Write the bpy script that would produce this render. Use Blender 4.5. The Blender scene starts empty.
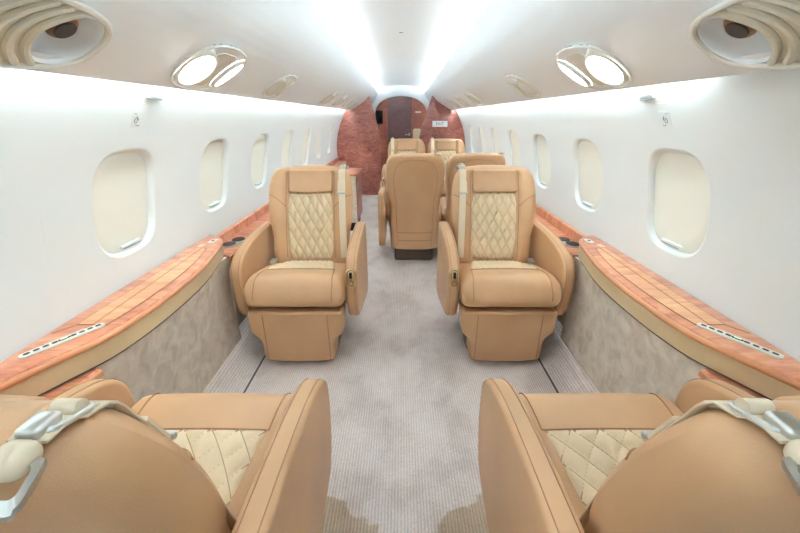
import bpy, bmesh, math, random
from mathutils import Vector, Matrix
random.seed(7)
PI = math.pi
sc = bpy.context.scene
COL = sc.collection

# ------------------------------------------------------------------ materials
def srgb(r, g, b):
    f = lambda c: (c/255/12.92) if c/255 <= .04045 else ((c/255+.055)/1.055)**2.4
    return (f(r), f(g), f(b), 1)

class NT:
    def __init__(s, name):
        s.m = bpy.data.materials.new(name); s.m.use_nodes = True
        s.t = s.m.node_tree; s.n = s.t.nodes; s.l = s.t.links
        s.b = s.n['Principled BSDF']
    def add(s, typ, **kw):
        n = s.n.new(typ)
        for k, v in kw.items():
            if k in n.inputs: n.inputs[k].default_value = v
            else: setattr(n, k, v)
        return n
    def link(s, a, b): s.l.new(a, b)
    def coords(s, scale=(1, 1, 1), loc=(0, 0, 0), rot=(0, 0, 0)):
        c = s.add('ShaderNodeTexCoord'); m = s.add('ShaderNodeMapping')
        m.inputs['Scale'].default_value = scale; m.inputs['Location'].default_value = loc
        m.inputs['Rotation'].default_value = rot
        s.link(c.outputs['Object'], m.inputs['Vector']); return m.outputs['Vector']
    def ramp(s, fac, stops):
        r = s.add('ShaderNodeValToRGB'); e = r.color_ramp.elements
        while len(e) < len(stops): e.new(.5)
        for i, (p, c) in enumerate(stops): e[i].position = p; e[i].color = c
        s.link(fac, r.inputs['Fac']); return r.outputs['Color']
    def bump(s, h, strength=.2, dist=.002):
        b = s.add('ShaderNodeBump', Strength=strength, Distance=dist)
        s.link(h, b.inputs['Height']); s.link(b.outputs['Normal'], s.b.inputs['Normal'])

def simple(name, col, rough=.5, metal=0, bump=None, coat=0, var=0):
    k = NT(name); b = k.b
    b.inputs['Base Color'].default_value = col; b.inputs['Roughness'].default_value = rough
    b.inputs['Metallic'].default_value = metal; b.inputs['Coat Weight'].default_value = coat
    n = k.add('ShaderNodeTexNoise', Scale=bump[0] if bump else 6.0, Detail=4.0)
    k.link(k.coords(), n.inputs['Vector'])
    if bump: k.bump(n.outputs['Fac'], bump[1], bump[2])
    if var:
        n2 = k.add('ShaderNodeTexNoise', Scale=9.0, Detail=3.0); k.link(k.coords(), n2.inputs['Vector'])
        lo = tuple(c*(1-var) for c in col[:3])+(1,); hi = tuple(min(1, c*(1+var)) for c in col[:3])+(1,)
        k.link(k.ramp(n2.outputs['Fac'], [(.3, lo), (.7, hi)]), b.inputs['Base Color'])
    return k.m

def emit(name, col, strength):
    k = NT(name); k.b.inputs['Base Color'].default_value = (.9, .9, .9, 1)
    k.b.inputs['Emission Color'].default_value = col; k.b.inputs['Emission Strength'].default_value = strength
    return k.m

def leather(name, col, rough=.42):
    k = NT(name); b = k.b; b.inputs['Roughness'].default_value = rough
    v = k.coords()
    n = k.add('ShaderNodeTexNoise', Scale=5.0, Detail=5.0); k.link(v, n.inputs['Vector'])
    lo = tuple(c*.93 for c in col[:3])+(1,); hi = tuple(min(1, c*1.06) for c in col[:3])+(1,)
    k.link(k.ramp(n.outputs['Fac'], [(.3, lo), (.7, hi)]), b.inputs['Base Color'])
    vo = k.add('ShaderNodeTexVoronoi', Scale=420.0); k.link(v, vo.inputs['Vector'])
    n3 = k.add('ShaderNodeTexNoise', Scale=22.0, Detail=3.0); k.link(v, n3.inputs['Vector'])
    ad = k.add('ShaderNodeMath', operation='MULTIPLY_ADD'); ad.inputs[1].default_value = 3.0
    k.link(n3.outputs['Fac'], ad.inputs[0]); k.link(vo.outputs['Distance'], ad.inputs[2])
    k.bump(ad.outputs[0], .12, .0012)
    return k.m

def carpet(name):
    k = NT(name); b = k.b; b.inputs['Roughness'].default_value = .95
    b.inputs['Specular IOR Level'].default_value = .1
    w = k.add('ShaderNodeTexWave', Scale=28.0, Distortion=1.1, Detail=3.0)
    w.bands_direction = 'X'; w.inputs['Detail Scale'].default_value = 6.0
    k.link(k.coords(), w.inputs['Vector'])
    n = k.add('ShaderNodeTexNoise', Scale=200.0, Detail=4.0); k.link(k.coords((1, .5, 1)), n.inputs['Vector'])
    p = k.add('ShaderNodeTexNoise', Scale=3.2, Detail=5.0, Roughness=.62); k.link(k.coords((1, .7, 1)), p.inputs['Vector'])
    c1 = k.ramp(w.outputs['Fac'], [(.15, srgb(196, 184, 177)), (.75, srgb(240, 232, 228))])
    c2 = k.ramp(p.outputs['Fac'], [(.36, srgb(178, 165, 160)), (.50, srgb(222, 212, 209)), (.66, srgb(240, 234, 233))])
    m = k.add('ShaderNodeMixRGB', blend_type='MIX'); m.inputs['Fac'].default_value = .55
    k.link(c1, m.inputs['Color1']); k.link(c2, m.inputs['Color2'])
    m2 = k.add('ShaderNodeMixRGB', blend_type='MULTIPLY'); m2.inputs['Fac'].default_value = .38
    k.link(m.outputs['Color'], m2.inputs['Color1'])
    k.link(k.ramp(n.outputs['Fac'], [(.3, (.5, .5, .5, 1)), (.65, (1, 1, 1, 1))]), m2.inputs['Color2'])
    # two darker olive-brown, ragged-edged patches in the carpet colour beside the near armrests
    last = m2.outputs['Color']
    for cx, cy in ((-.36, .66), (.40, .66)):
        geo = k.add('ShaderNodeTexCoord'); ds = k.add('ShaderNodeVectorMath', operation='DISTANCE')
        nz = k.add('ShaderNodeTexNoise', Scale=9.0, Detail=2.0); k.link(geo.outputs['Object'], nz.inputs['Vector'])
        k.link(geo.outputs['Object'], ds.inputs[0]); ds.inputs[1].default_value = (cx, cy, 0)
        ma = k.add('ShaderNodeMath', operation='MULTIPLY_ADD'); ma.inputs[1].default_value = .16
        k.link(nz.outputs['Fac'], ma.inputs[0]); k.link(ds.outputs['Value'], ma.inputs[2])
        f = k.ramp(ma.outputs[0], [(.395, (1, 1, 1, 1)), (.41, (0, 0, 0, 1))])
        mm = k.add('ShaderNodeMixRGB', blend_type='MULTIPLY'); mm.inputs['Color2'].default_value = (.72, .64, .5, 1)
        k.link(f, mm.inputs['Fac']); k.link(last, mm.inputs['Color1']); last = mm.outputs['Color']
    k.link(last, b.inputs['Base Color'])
    ad = k.add('ShaderNodeMath', operation='MULTIPLY_ADD'); ad.inputs[1].default_value = .6
    k.link(n.outputs['Fac'], ad.inputs[0]); k.link(w.outputs['Fac'], ad.inputs[2])
    k.bump(ad.outputs[0], .5, .003)
    return k.m

def wood(name, stops, scale=(2.5, 2.5, 2.5), rot=(0, 0, 0), rough=.22, freq=6.0, dist=9.0, coat=.4):
    k = NT(name); b = k.b; b.inputs['Roughness'].default_value = rough; b.inputs['Coat Weight'].default_value = coat
    v = k.coords(scale, rot=rot)
    n0 = k.add('ShaderNodeTexNoise', Scale=1.4, Detail=6.0, Roughness=.6, Distortion=1.2); k.link(v, n0.inputs['Vector'])
    w = k.add('ShaderNodeTexWave', Scale=freq, Distortion=dist, Detail=5.0); w.inputs['Detail Scale'].default_value = 1.6
    k.link(v, w.inputs['Vector'])
    m = k.add('ShaderNodeMath', operation='MULTIPLY_ADD'); m.inputs[1].default_value = .45
    k.link(w.outputs['Fac'], m.inputs[0])
    m1 = k.add('ShaderNodeMath', operation='MULTIPLY'); m1.inputs[1].default_value = .62
    k.link(n0.outputs['Fac'], m1.inputs[0]); k.link(m1.outputs[0], m.inputs[2])
    k.link(k.ramp(m.outputs[0], stops), b.inputs['Base Color'])
    return k.m

def figured(name, stops, scale, rot=(0, 0, 0), rough=.28, coat=.3, detail=9.0, dist=1.4, amp=.35):
    """wood figure: stretched noise with fine streaks over broad clouds"""
    k = NT(name); b = k.b; b.inputs['Roughness'].default_value = rough; b.inputs['Coat Weight'].default_value = coat
    n0 = k.add('ShaderNodeTexNoise', Scale=1.0, Detail=detail, Roughness=.62, Distortion=dist); k.link(k.coords(scale, rot=rot), n0.inputs['Vector'])
    n1 = k.add('ShaderNodeTexNoise', Scale=2.5, Detail=4.0, Roughness=.55, Distortion=.8); k.link(k.coords(rot=rot), n1.inputs['Vector'])
    m1 = k.add('ShaderNodeMath', operation='MULTIPLY'); m1.inputs[1].default_value = amp; k.link(n1.outputs['Fac'], m1.inputs[0])
    m = k.add('ShaderNodeMath', operation='MULTIPLY_ADD'); m.inputs[1].default_value = 1-amp
    k.link(n0.outputs['Fac'], m.inputs[0]); k.link(m1.outputs[0], m.inputs[2])
    k.link(k.ramp(m.outputs[0], stops), b.inputs['Base Color'])
    return k.m

def suede(name):
    k = NT(name); b = k.b; b.inputs['Roughness'].default_value = .95; b.inputs['Specular IOR Level'].default_value = .1
    n = k.add('ShaderNodeTexNoise', Scale=16.0, Detail=8.0, Roughness=.62, Distortion=.6); k.link(k.coords(), n.inputs['Vector'])
    k.link(k.ramp(n.outputs['Fac'], [(.3, srgb(192, 180, 165)), (.52, srgb(212, 202, 188)), (.72, srgb(226, 217, 204))]), b.inputs['Base Color'])
    n2 = k.add('ShaderNodeTexNoise', Scale=300.0); k.link(k.coords(), n2.inputs['Vector'])
    k.bump(n2.outputs['Fac'], .3, .001)
    return k.m

M = dict(
    tan=leather('tan_leather', srgb(196, 155, 115)),
    tan2=leather('tan_leather_shell', srgb(190, 149, 109), .5),
    seam=simple('seam_thread', srgb(158, 114, 78), .6),
    sigtext=simple('sign_letters', srgb(140, 84, 104), .5),
    satin=simple('satin_plate', srgb(226, 228, 218), .35, .25),
    stitch=simple('stitch_thread', srgb(176, 146, 108), .7),
    cream=leather('cream_leather', srgb(224, 203, 168), .45),
    band=leather('band_leather', srgb(208, 184, 145), .45),
    dark=simple('dark_plastic', srgb(52, 50, 52), .5),
    black=simple('black_gloss', srgb(24, 26, 30), .25),
    base=simple('seat_base_grey', srgb(90, 78, 68), .6),
    wall=simple('wall_white', srgb(228, 235, 235), .5, bump=(60., .02, .0005)),
    ceil=simple('ceiling_white', srgb(222, 226, 227), .5),
    psu=simple('panel_offwhite', srgb(238, 244, 247), .42),
    shade=simple('shade_cream', srgb(236, 238, 228), .7, bump=(180., .05, .0005)),
    rim=simple('light_rim', srgb(226, 226, 218), .3),
    grille=simple('speaker_grille', srgb(218, 212, 200), .6, bump=(400., .6, .002)),
    louvre=simple('louvre_cream', srgb(214, 210, 192), .4),
    metal=simple('brushed_metal', srgb(205, 208, 205), .28, 1),
    brass=simple('champagne_metal', srgb(214, 190, 150), .25, 1),
    bronze=simple('bronze_metal', srgb(150, 112, 92), .35, 1),
    web=simple('belt_webbing', srgb(219, 205, 180), .85, bump=(500., .4, .001)),
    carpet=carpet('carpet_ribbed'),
    suede=suede('grey_suede'),
    wood=figured('red_wood', [(.32, srgb(150, 84, 62)), (.46, srgb(196, 122, 90)), (.56, srgb(214, 146, 110)), (.68, srgb(226, 172, 136))], (4, 16, 8), rot=(0, 0, .25)),
    woodlid=figured('figured_wood', [(.32, srgb(176, 108, 74)), (.46, srgb(212, 150, 106)), (.58, srgb(226, 172, 126)), (.70, srgb(238, 194, 150))], (3, 20, 8), rot=(0, 0, .25)),
    edge=figured('edge_wood', [(.35, srgb(180, 112, 74)), (.65, srgb(216, 150, 102))], (4, 3, 8)),
    veneer=figured('burl_veneer', [(.36, srgb(104, 54, 46)), (.46, srgb(146, 84, 72)), (.54, srgb(166, 100, 86)), (.64, srgb(190, 124, 106))], (8, 8, 24), rough=.32),
    veneer2=figured('light_veneer', [(.34, srgb(140, 76, 62)), (.5, srgb(172, 100, 80)), (.68, srgb(194, 124, 100))], (8, 8, 20), rough=.32),
    doorm=figured('door_veneer', [(.34, srgb(96, 66, 68)), (.5, srgb(118, 84, 84)), (.68, srgb(134, 98, 96))], (8, 8, 20), rough=.35),
    white=simple('sign_white', srgb(240, 240, 240), .5),
    red=simple('sign_red', srgb(190, 70, 90), .5),
    ink=simple('grey_ink', srgb(110, 118, 128), .6),
    pink=simple('sticker_pale', srgb(226, 190, 172), .5),
    led=emit('led_strip', (.91, .97, 1, 1), 32.0),
    wash=emit('led_wash', (.91, .97, 1, 1), 19.0),
    lamp=emit('lamp_lens', (1, .98, .94, 1), 9.0),
    green=emit('green_led', (.25, .9, .3, 1), .7),
)

# ------------------------------------------------------------------ mesh helpers
class MB:
    def __init__(s): s.v = []; s.f = []
    def add(s, v, f):
        o = len(s.v); s.v += [tuple(p) for p in v]; s.f += [tuple(i+o for i in q) for q in f]; return s
    def map(s, fn): s.v = [tuple(fn(*p)) for p in s.v]; return s
    def build(s, name, mat, parent=None, angle=40, data=None):
        me = bpy.data.meshes.new(name)
        me.from_pydata(s.v, [], s.f)
        bm = bmesh.new(); bm.from_mesh(me)
        bmesh.ops.remove_doubles(bm, verts=bm.verts, dist=1e-6)
        bmesh.ops.recalc_face_normals(bm, faces=bm.faces)
        bm.to_mesh(me); bm.free()
        for p in me.polygons: p.use_smooth = True
        me.set_sharp_from_angle(angle=math.radians(angle))
        me.materials.append(mat)
        o = bpy.data.objects.new(name, me); COL.objects.link(o)
        if parent: o.parent = parent
        return o

def loft(rings, cap=True, closed=True, first=True):
    v = []; f = []; n = len(rings[0])
    for r in rings: v += list(r)
    for i in range(len(rings)-1):
        for j in range(n if closed else n-1):
            a = i*n+j; b = i*n+(j+1) % n
            f.append((a, b, b+n, a+n))
    if cap and closed:
        if first: f.append(tuple(range(n-1, -1, -1)))
        f.append(tuple(range((len(rings)-1)*n, len(rings)*n)))
    return v, f

def resample(pts, n, closed=True):
    P = [Vector(p) for p in pts]
    if closed: P = P+[P[0]]
    L = [0]
    for a, b in zip(P, P[1:]): L.append(L[-1]+(b-a).length)
    out = []; cnt = n if closed else n-1
    for i in range(n):
        t = L[-1]*i/cnt; k = 0
        while k < len(L)-2 and L[k+1] < t: k += 1
        d = L[k+1]-L[k]; q = 0 if d == 0 else (t-L[k])/d
        out.append(P[k].lerp(P[k+1], min(1, q)))
    return out

def chaikin(pts, it=2, closed=True):
    P = [Vector(p) for p in pts]
    for _ in range(it):
        Q = []
        n = len(P)
        rng = range(n) if closed else range(n-1)
        if not closed: Q.append(P[0])
        for i in rng:
            a, b = P[i], P[(i+1) % n]
            Q += [a.lerp(b, .25), a.lerp(b, .75)]
        if not closed: Q.append(P[-1])
        P = Q
    return P

def area2(p): return sum(a[0]*b[1]-b[0]*a[1] for a, b in zip(p, p[1:]+p[:1]))/2

def slab(outline, t, r, seg=4, crown=0):
    """2-D outline (a,b) -> solid of thickness t (h from -t/2 to t/2) with rounded rims; returns verts (a,b,h)"""
    p = [Vector((q[0], q[1])) for q in outline]
    if area2([tuple(q) for q in p]) < 0: p.reverse()
    n = len(p); nor = []
    for i in range(n):
        d = (p[(i+1) % n]-p[i-1]); d = d.normalized() if d.length else Vector((1, 0)); nor.append(Vector((-d.y, d.x)))
    rings = []
    def ring(off, h): return [(p[i].x+nor[i].x*off, p[i].y+nor[i].y*off, h) for i in range(n)]
    for k in range(seg+1):
        th = PI/2*k/seg; rings.append(ring(r*(1-math.sin(th)), -t/2+r*(1-math.cos(th))))
    for k in range(seg+1):
        th = PI/2*k/seg; rings.append(ring(r*(1-math.cos(th)), t/2-r+r*math.sin(th)))
    return loft(rings)

def rrect(w, h, r, seg=6, cx=0, cy=0):
    out = []
    for qx, qy, a0 in ((1, 1, 0), (-1, 1, 90), (-1, -1, 180), (1, -1, 270)):
        for k in range(seg+1):
            a = math.radians(a0+90*k/seg)
            out.append((cx+qx*(w/2-r)+r*math.cos(a), cy+qy*(h/2-r)+r*math.sin(a)))
    return out

def oval(a, b, n=40, e=2.0, cx=0, cy=0):
    o = []
    for i in range(n):
        t = 2*PI*i/n; c, s_ = math.cos(t), math.sin(t)
        o.append((cx+a*math.copysign(abs(c)**(2/e), c), cy+b*math.copysign(abs(s_)**(2/e), s_)))
    return o

def rbox(c, size, r, n=6):
    """rounded box with n subdivisions per rounded edge"""
    v = []; f = []; hx, hy, hz = (q/2 for q in size); r = min(r, hx, hy, hz)
    def coords1(h):
        k = [-h+r*(1-math.cos(PI/2*i/n))*1.0 for i in range(n+1)]
        m = max(2, int((2*h-2*r)/.03)); mid = [(-h+r)+(2*h-2*r)*i/m for i in range(1, m)] if h > r+1e-6 else []
        return k+mid+[-q for q in reversed(k)]
    ax = [coords1(hx), coords1(hy), coords1(hz)]; H = (hx, hy, hz)
    for d in range(3):
        u, w = [(1, 2), (2, 0), (0, 1)][d]
        for sg in (-1, 1):
            o = len(v); A, B = ax[u], ax[w]
            for a in A:
                for b_ in B:
                    p = [0, 0, 0]; p[d] = sg*H[d]; p[u] = a; p[w] = b_
                    q = [max(-H[i]+r, min(H[i]-r, p[i])) for i in range(3)]
                    dv = Vector(p)-Vector(q)
                    if dv.length > 1e-9: dv = dv.normalized()*r
                    v.append((c[0]+q[0]+dv.x, c[1]+q[1]+dv.y, c[2]+q[2]+dv.z))
            nb = len(B)
            for i in range(len(A)-1):
                for j in range(nb-1):
                    a0 = o+i*nb+j; f.append((a0, a0+1, a0+nb+1, a0+nb))
    return v, f

def tube(pts, r, n=8, closed=False):
    P = [Vector(p) for p in pts]; rings = []; N = len(P)
    up = None
    for i in range(N):
        a = P[i-1] if (i > 0 or closed) else P[i]; b = P[(i+1) % N] if (i < N-1 or closed) else P[i]
        d = (b-a).normalized()
        if up is None:
            up = Vector((0, 0, 1)) if abs(d.z) < .9 else Vector((1, 0, 0))
        s_ = d.cross(up).normalized(); up = s_.cross(d).normalized()
        rings.append([tuple(P[i]+s_*r*math.cos(2*PI*k/n)+up*r*math.sin(2*PI*k/n)) for k in range(n)])
    if closed: rings.append(rings[0]); return loft(rings, cap=False)
    return loft(rings)

def ribbon(pts, w, t, side):
    """flat strap following pts; side(i) gives the width direction"""
    P = [Vector(p) for p in pts]; rings = []
    for i in range(len(P)):
        d = (P[min(i+1, len(P)-1)]-P[max(i-1, 0)]).normalized(); s_ = Vector(side).normalized(); u = s_.cross(d).normalized()
        rings.append([tuple(P[i]+s_*a*w/2+u*b*t/2) for a, b in ((-1, -.6), (-.9, -1), (.9, -1), (1, -.6), (1, .6), (.9, 1), (-.9, 1), (-1, .6))])
    return loft(rings)

def spline(xs, ys):
    n = len(xs)
    d = []
    for i in range(n):
        a = max(i-1, 0); b = min(i+1, n-1); d.append((ys[b]-ys[a])/(xs[b]-xs[a]))
    def f(x):
        if x <= xs[0]: return ys[0]
        if x >= xs[-1]: return ys[-1]
        k = 0
        while xs[k+1] < x: k += 1
        h = xs[k+1]-xs[k]; t = (x-xs[k])/h
        return (2*t**3-3*t**2+1)*ys[k]+(t**3-2*t**2+t)*h*d[k]+(-2*t**3+3*t**2)*ys[k+1]+(t**3-t**2)*h*d[k+1]
    return f
def sstep(a, b, x):
    t = max(0, min(1, (x-a)/(b-a))); return t*t*(3-2*t)

# ------------------------------------------------------------------ object helpers
def thing(name, label, cat, loc=(0, 0, 0), rotz=0, group=None):
    o = bpy.data.objects.new(name, None); COL.objects.link(o)
    o.empty_display_size = .1; o.location = loc; o.rotation_euler = (0, 0, rotz)
    o['label'] = label; o['category'] = cat
    if group: o['group'] = group
    return o
def tag(o, label, cat, group=None):
    o['label'] = label; o['category'] = cat
    if group: o['group'] = group
    return o
def struct(o): o['kind'] = 'structure'; return o
def place(o, loc, rotz=0):
    o.location = loc; o.rotation_euler = (0, 0, rotz); return o
def copy_tree(o, parent=None):
    c = o.copy(); COL.objects.link(c)
    if parent: c.parent = parent
    for ch in list(o.children): copy_tree(ch, c)
    return c

# ------------------------------------------------------------------ the cabin shell
R, ZC = 1.06, .75
def wx(z):
    if z > 1.25: return .9347-.535*(z-1.25)
    return math.sqrt(max(0, R*R-(z-ZC)**2))
Y0, YB, YD = -1.3, 6.55, 8.0
PITCH = .73; W0 = 1.43; WZ = .955; WA, WBH = .176, .197
NWIN = 7

# floor: flat centre with the carpet turned up at both sides
prof = [(-.97, .16), (-.93, .115), (-.87, .055), (-.80, .012), (-.76, 0)]
prof = prof+[(-.5, 0), (0, 0), (.5, 0)]+[(-x, z) for x, z in reversed(prof)]
m = MB(); rings = [[(x, y, z) for x, z in prof] for y in [Y0+(YD+.2-Y0)*i/30 for i in range(31)]]
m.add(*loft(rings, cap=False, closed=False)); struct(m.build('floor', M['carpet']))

def seat_track(s):
    m = MB(); m.add(*rbox((s*.768, 2.9, .002), (.007, 6.4, .008), .002, 2))
    return struct(m.build('trim_%d' % (1 if s < 0 else 2), M['dark']))
for s in (-1, 1): seat_track(s)

def wall(s):
    m = MB(); N = 216; z0, z1 = .45, 1.50
    ys = [W0+PITCH*k for k in range(0, NWIN)]
    def P(y, z): return (s*wx(z), y, z)
    def quad(ya, yb, za, zb, ny, nz):
        v = [P(ya+(yb-ya)*i/ny, za+(zb-za)*j/nz) for i in range(ny+1) for j in range(nz+1)]
        f = [(i*(nz+1)+j, i*(nz+1)+j+1, (i+1)*(nz+1)+j+1, (i+1)*(nz+1)+j) for i in range(ny) for j in range(nz)]
        m.add(v, f)
    za, zb = WZ-.27, WZ+.27
    ye0, ye1 = ys[0]-PITCH/2, ys[-1]+PITCH/2
    quad(Y0, YD, z0, za, 60, 20); quad(Y0, YD, zb, z1, 30, 10)
    quad(Y0, ye0, za, zb, 6, 80); quad(ye1, YD, za, zb, 6, 80)
    for yc in ys:
        hole = oval(WA, WBH, N, 3.2)
        outer = []
        for a, b in hole:
            d = max(abs(a)/(PITCH/2), abs(b)/.27); outer.append([a/d, b/d])
        for qa in (-1, 1):
            for qb in (-1, 1):
                k = min(range(N), key=lambda i: (outer[i][0]-qa*PITCH/2)**2+(outer[i][1]-qb*.27)**2); outer[k] = [qa*PITCH/2, qb*.27]
        rings = []
        for k in range(9):
            t = k/8; ring = []
            for (a, b), (oa, ob) in zip(hole, outer):
                tt = t*t if t < 1 else 1
                ring.append(P(yc+a+(oa-a)*tt, WZ+b+(ob-b)*tt))
            rings.append(ring)
        m.add(*loft(rings, cap=False))
    return struct(m.build('wall_left' if s < 0 else 'wall_right', M['wall'], angle=60))
for s in (-1, 1): wall(s)

def window(s, yc, idx):
    N = 72; m = MB(); rings = []
    for off, dep in ((0, 0), (-.004, .0012), (-.009, .005), (-.0125, .011), (-.014, .018), (-.014, .034)):
        ring = []
        for a, b in oval(WA+off, WBH+off, N, 3.2):
            z = WZ+b; ring.append((s*(wx(z)+dep), yc+a, z))
        rings.append(ring)
    m.add(*loft(rings, cap=False)); w = struct(m.build('window_%d' % idx, M['wall'], angle=60))
    # drawn shade: a curved sheet with a thickness, closing the opening
    m = MB(); rings = []
    for q, dep in ((1, .036), (1, .026), (.985, .0235), (.7, .0235), (.4, .0235), (.1, .0235), (.02, .0235)):
        rings.append([(s*(wx(WZ+b*q)+dep), yc+a*q, WZ+b*q) for a, b in oval(WA-.012, WBH-.012, N, 3.2)])
    m.add(*loft(rings, cap=True)); m.build('shade', M['shade'], w, angle=60)
    m = MB(); zz = WZ-WBH+.033; m.add(*rbox((s*(wx(zz)+.017), yc+.01, zz), (.014, .11, .012), .005, 3)); m.build('shade_handle', M['wall'], w)
    m = MB()
    m.add(*rbox((s*(wx(zz)+.0095), yc+.01, zz-.006), (.002, .104, .0025), .0008, 1)); m.build('handle_edge', M['ink'], w)
    return w
idx = 1
for s in (-1, 1):
    for k in range(NWIN):
        window(s, W0+PITCH*k, idx); idx += 1

# overhead panels with the cove lip
def drop(y): return -.020*max(0, y-2.2)
PP = [(.795, 1.46), (.800, 1.40), (.812, 1.372), (.820, 1.360), (.812, 1.352), (.795, 1.358), (.75, 1.385), (.70, 1.415), (.64, 1.455), (.58, 1.505), (.535, 1.565), (.50, 1.635), (.475, 1.71), (.458, 1.775), (.451, 1.800), (.454, 1.815), (.464, 1.815), (.472, 1.801), (.56, 1.80), (.64, 1.80)]
PPs = chaikin([(a, b, 0) for a, b in PP], 1, closed=False)
def panel_point(x):
    """point and frame on the overhead panel's lower face at |x|"""
    best = min(range(len(PPs)), key=lambda i: abs(PPs[i].x-x) if PPs[i].y < 1.7 and i > 6 else 9)
    k = best if PPs[best].x >= x else best-1
    a, b = PPs[k], PPs[k+1]; t = (x-a.x)/(b.x-a.x)
    return a.y+(b.y-a.y)*t, (b-a).normalized()

PODS = [(.735, .705, .27, .100, 3.0), (1.55, .690, .200, .118, 2.3), (2.40, .695, .155, .105, 2.3)]
def panel_param(p, x0):
    """signed distance along the section of the panel from the point at |x| = x0"""
    z0, t = panel_point(x0); return (p[0]-x0)*t.x+(p[1]-z0)*t.y
def overhead(s):
    m = MB(); prof = []
    for a, b in zip(PPs, PPs[1:]):
        k = max(1, int((b-a).length/.008)); prof += [a.lerp(b, i/k) for i in range(k)]
    prof.append(PPs[-1])
    ys = []; y = Y0
    while y < YD-.03: ys.append(y); y += .008 if .4 < y < 2.6 else .1
    ys.append(YD-.02)
    v = [(s*p.x, y, p.y+drop(y)*sstep(1.37, 1.8, p.y)) for y in ys for p in prof]; n = len(prof); f = []
    par = {}
    for y0, x0, L, Wd, e in PODS: par[x0] = [panel_param(p, x0) for p in prof]
    def inside(i, j):
        for y0, x0, L, Wd, e in PODS:
            if prof[j].y > 1.6 or j < 20: continue
            q = (abs(ys[i]-y0)/(L-.009))**e+(abs(par[x0][j])/(Wd-.009))**e
            if q < 1: return True
        return False
    ins = [[inside(i, j) for j in range(n)] for i in range(len(ys))]
    for i in range(len(ys)-1):
        for j in range(n-1):
            if ins[i][j] or ins[i+1][j] or ins[i][j+1] or ins[i+1][j+1]: continue
            f.append((i*n+j, i*n+j+1, (i+1)*n+j+1, (i+1)*n+j))
    m.add(v, f); return struct(m.build('trim_%d' % (3 if s < 0 else 4), M['psu'], angle=60))
for s in (-1, 1): overhead(s)

# ceiling
def zceil(x, y):
    z = 1.925+drop(y)
    z += -.040*sstep(5.1, 5.25, y)-.014*sstep(6.3, 6.4, y)-.014*sstep(7.2, 7.3, y)
    u = min(1, abs(x)/.64)
    far = sstep(5.0, 5.3, y)
    return z+(.065*far*(1-u*u))-.015*u*u-.06*sstep(.55, .64, abs(x))*(1-far*.6)
m = MB(); nx, ny = 40, 120; v = []
for i in range(ny+1):
    y = Y0+(YD+.05-Y0)*i/ny
    for j in range(nx+1):
        x = -.64+1.28*j/nx; v.append((x, y, zceil(x, y)))
f = [(i*(nx+1)+j, i*(nx+1)+j+1, (i+1)*(nx+1)+j+1, (i+1)*(nx+1)+j) for i in range(ny) for j in range(nx)]
m.add(v, f); struct(m.build('ceiling', M['ceil'], angle=60))

# bulkheads: rounded to the fuselage, inner edge leaning in
def bulkhead(s, peak, mid, low, nm):
    pts = [(s*low, 0), (s*mid, .6), (s*(mid+.0), .95), (s*(peak*.55+mid*.45), 1.3), (s*peak, 1.52), (s*(peak+.02), 1.58)]
    pts += [(s*.62, 1.5), (s*.80, 1.42), (s*(wx(1.42)), 1.42)]
    z = 1.35
    while z > .12: pts.append((s*(wx(z)+.0), z)); z -= .1
    pts += [(s*.93, .12), (s*.86, .0)]
    m = MB(); m.add(*slab(resample(pts, 90), .05, .006, 2)); m.map(lambda a, b, h: (a, YB+.03+h, b))
    return struct(m.build(nm, M['veneer'], angle=35))
bulkhead(-1, .49, .345, .36, 'wall_partition_left')
bulkhead(1, .475, .30, .33, 'wall_partition_right')

# far partition with the lavatory door
m = MB(); m.add(*rbox((0, YD+.04, .8), (2.1, .05, 1.7), .002, 1)); struct(m.build('wall_front', M['veneer2']))
# white arch panel over the far partition
pts = [(-.60, 1.0), (-.52, 1.30)]+[(-.50*math.cos(a), 1.28+.345*math.sin(a)**.8) for a in [PI*i/24 for i in range(1, 24)]]+[(.52, 1.30), (.60, 1.0), (.75, 1.0), (.75, 1.85), (-.75, 1.85), (-.75, 1.0)]
m = MB(); m.add(*slab(pts, .04, .004, 1)); m.map(lambda a, b, h: (a, YD-.04+h, b)); struct(m.build('trim_5', M['ceil']))
m = MB(); m.add(*rbox((-.028, YD+.0, .815), (.47, .036, 1.62), .004, 2)); d = struct(m.build('door_1', M['doorm']))
for x in (-.275, .22):
    m = MB(); m.add(*rbox((x, YD-.004, .82), (.028, .05, 1.64), .006, 2)); m.build('door_frame', M['veneer2'], d)
m = MB(); m.add(*rbox((.165, YD-.03, .93), (.03, .02, .06), .008, 3)); m.add(*tube([(.165, YD-.05, .93), (.10, YD-.055, .925), (.08, YD-.055, .92)], .009)); m.add(*tube([(.165, YD-.02, .93), (.165, YD-.055, .93)], .01)); m.build('door_handle', M['metal'], d)
# rear end of the cabin, behind the camera
m = MB(); m.add(*rbox((0, Y0-.03, .95), (2.14, .05, 1.9), .002, 1)); struct(m.build('wall_back', M['wall']))

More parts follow.
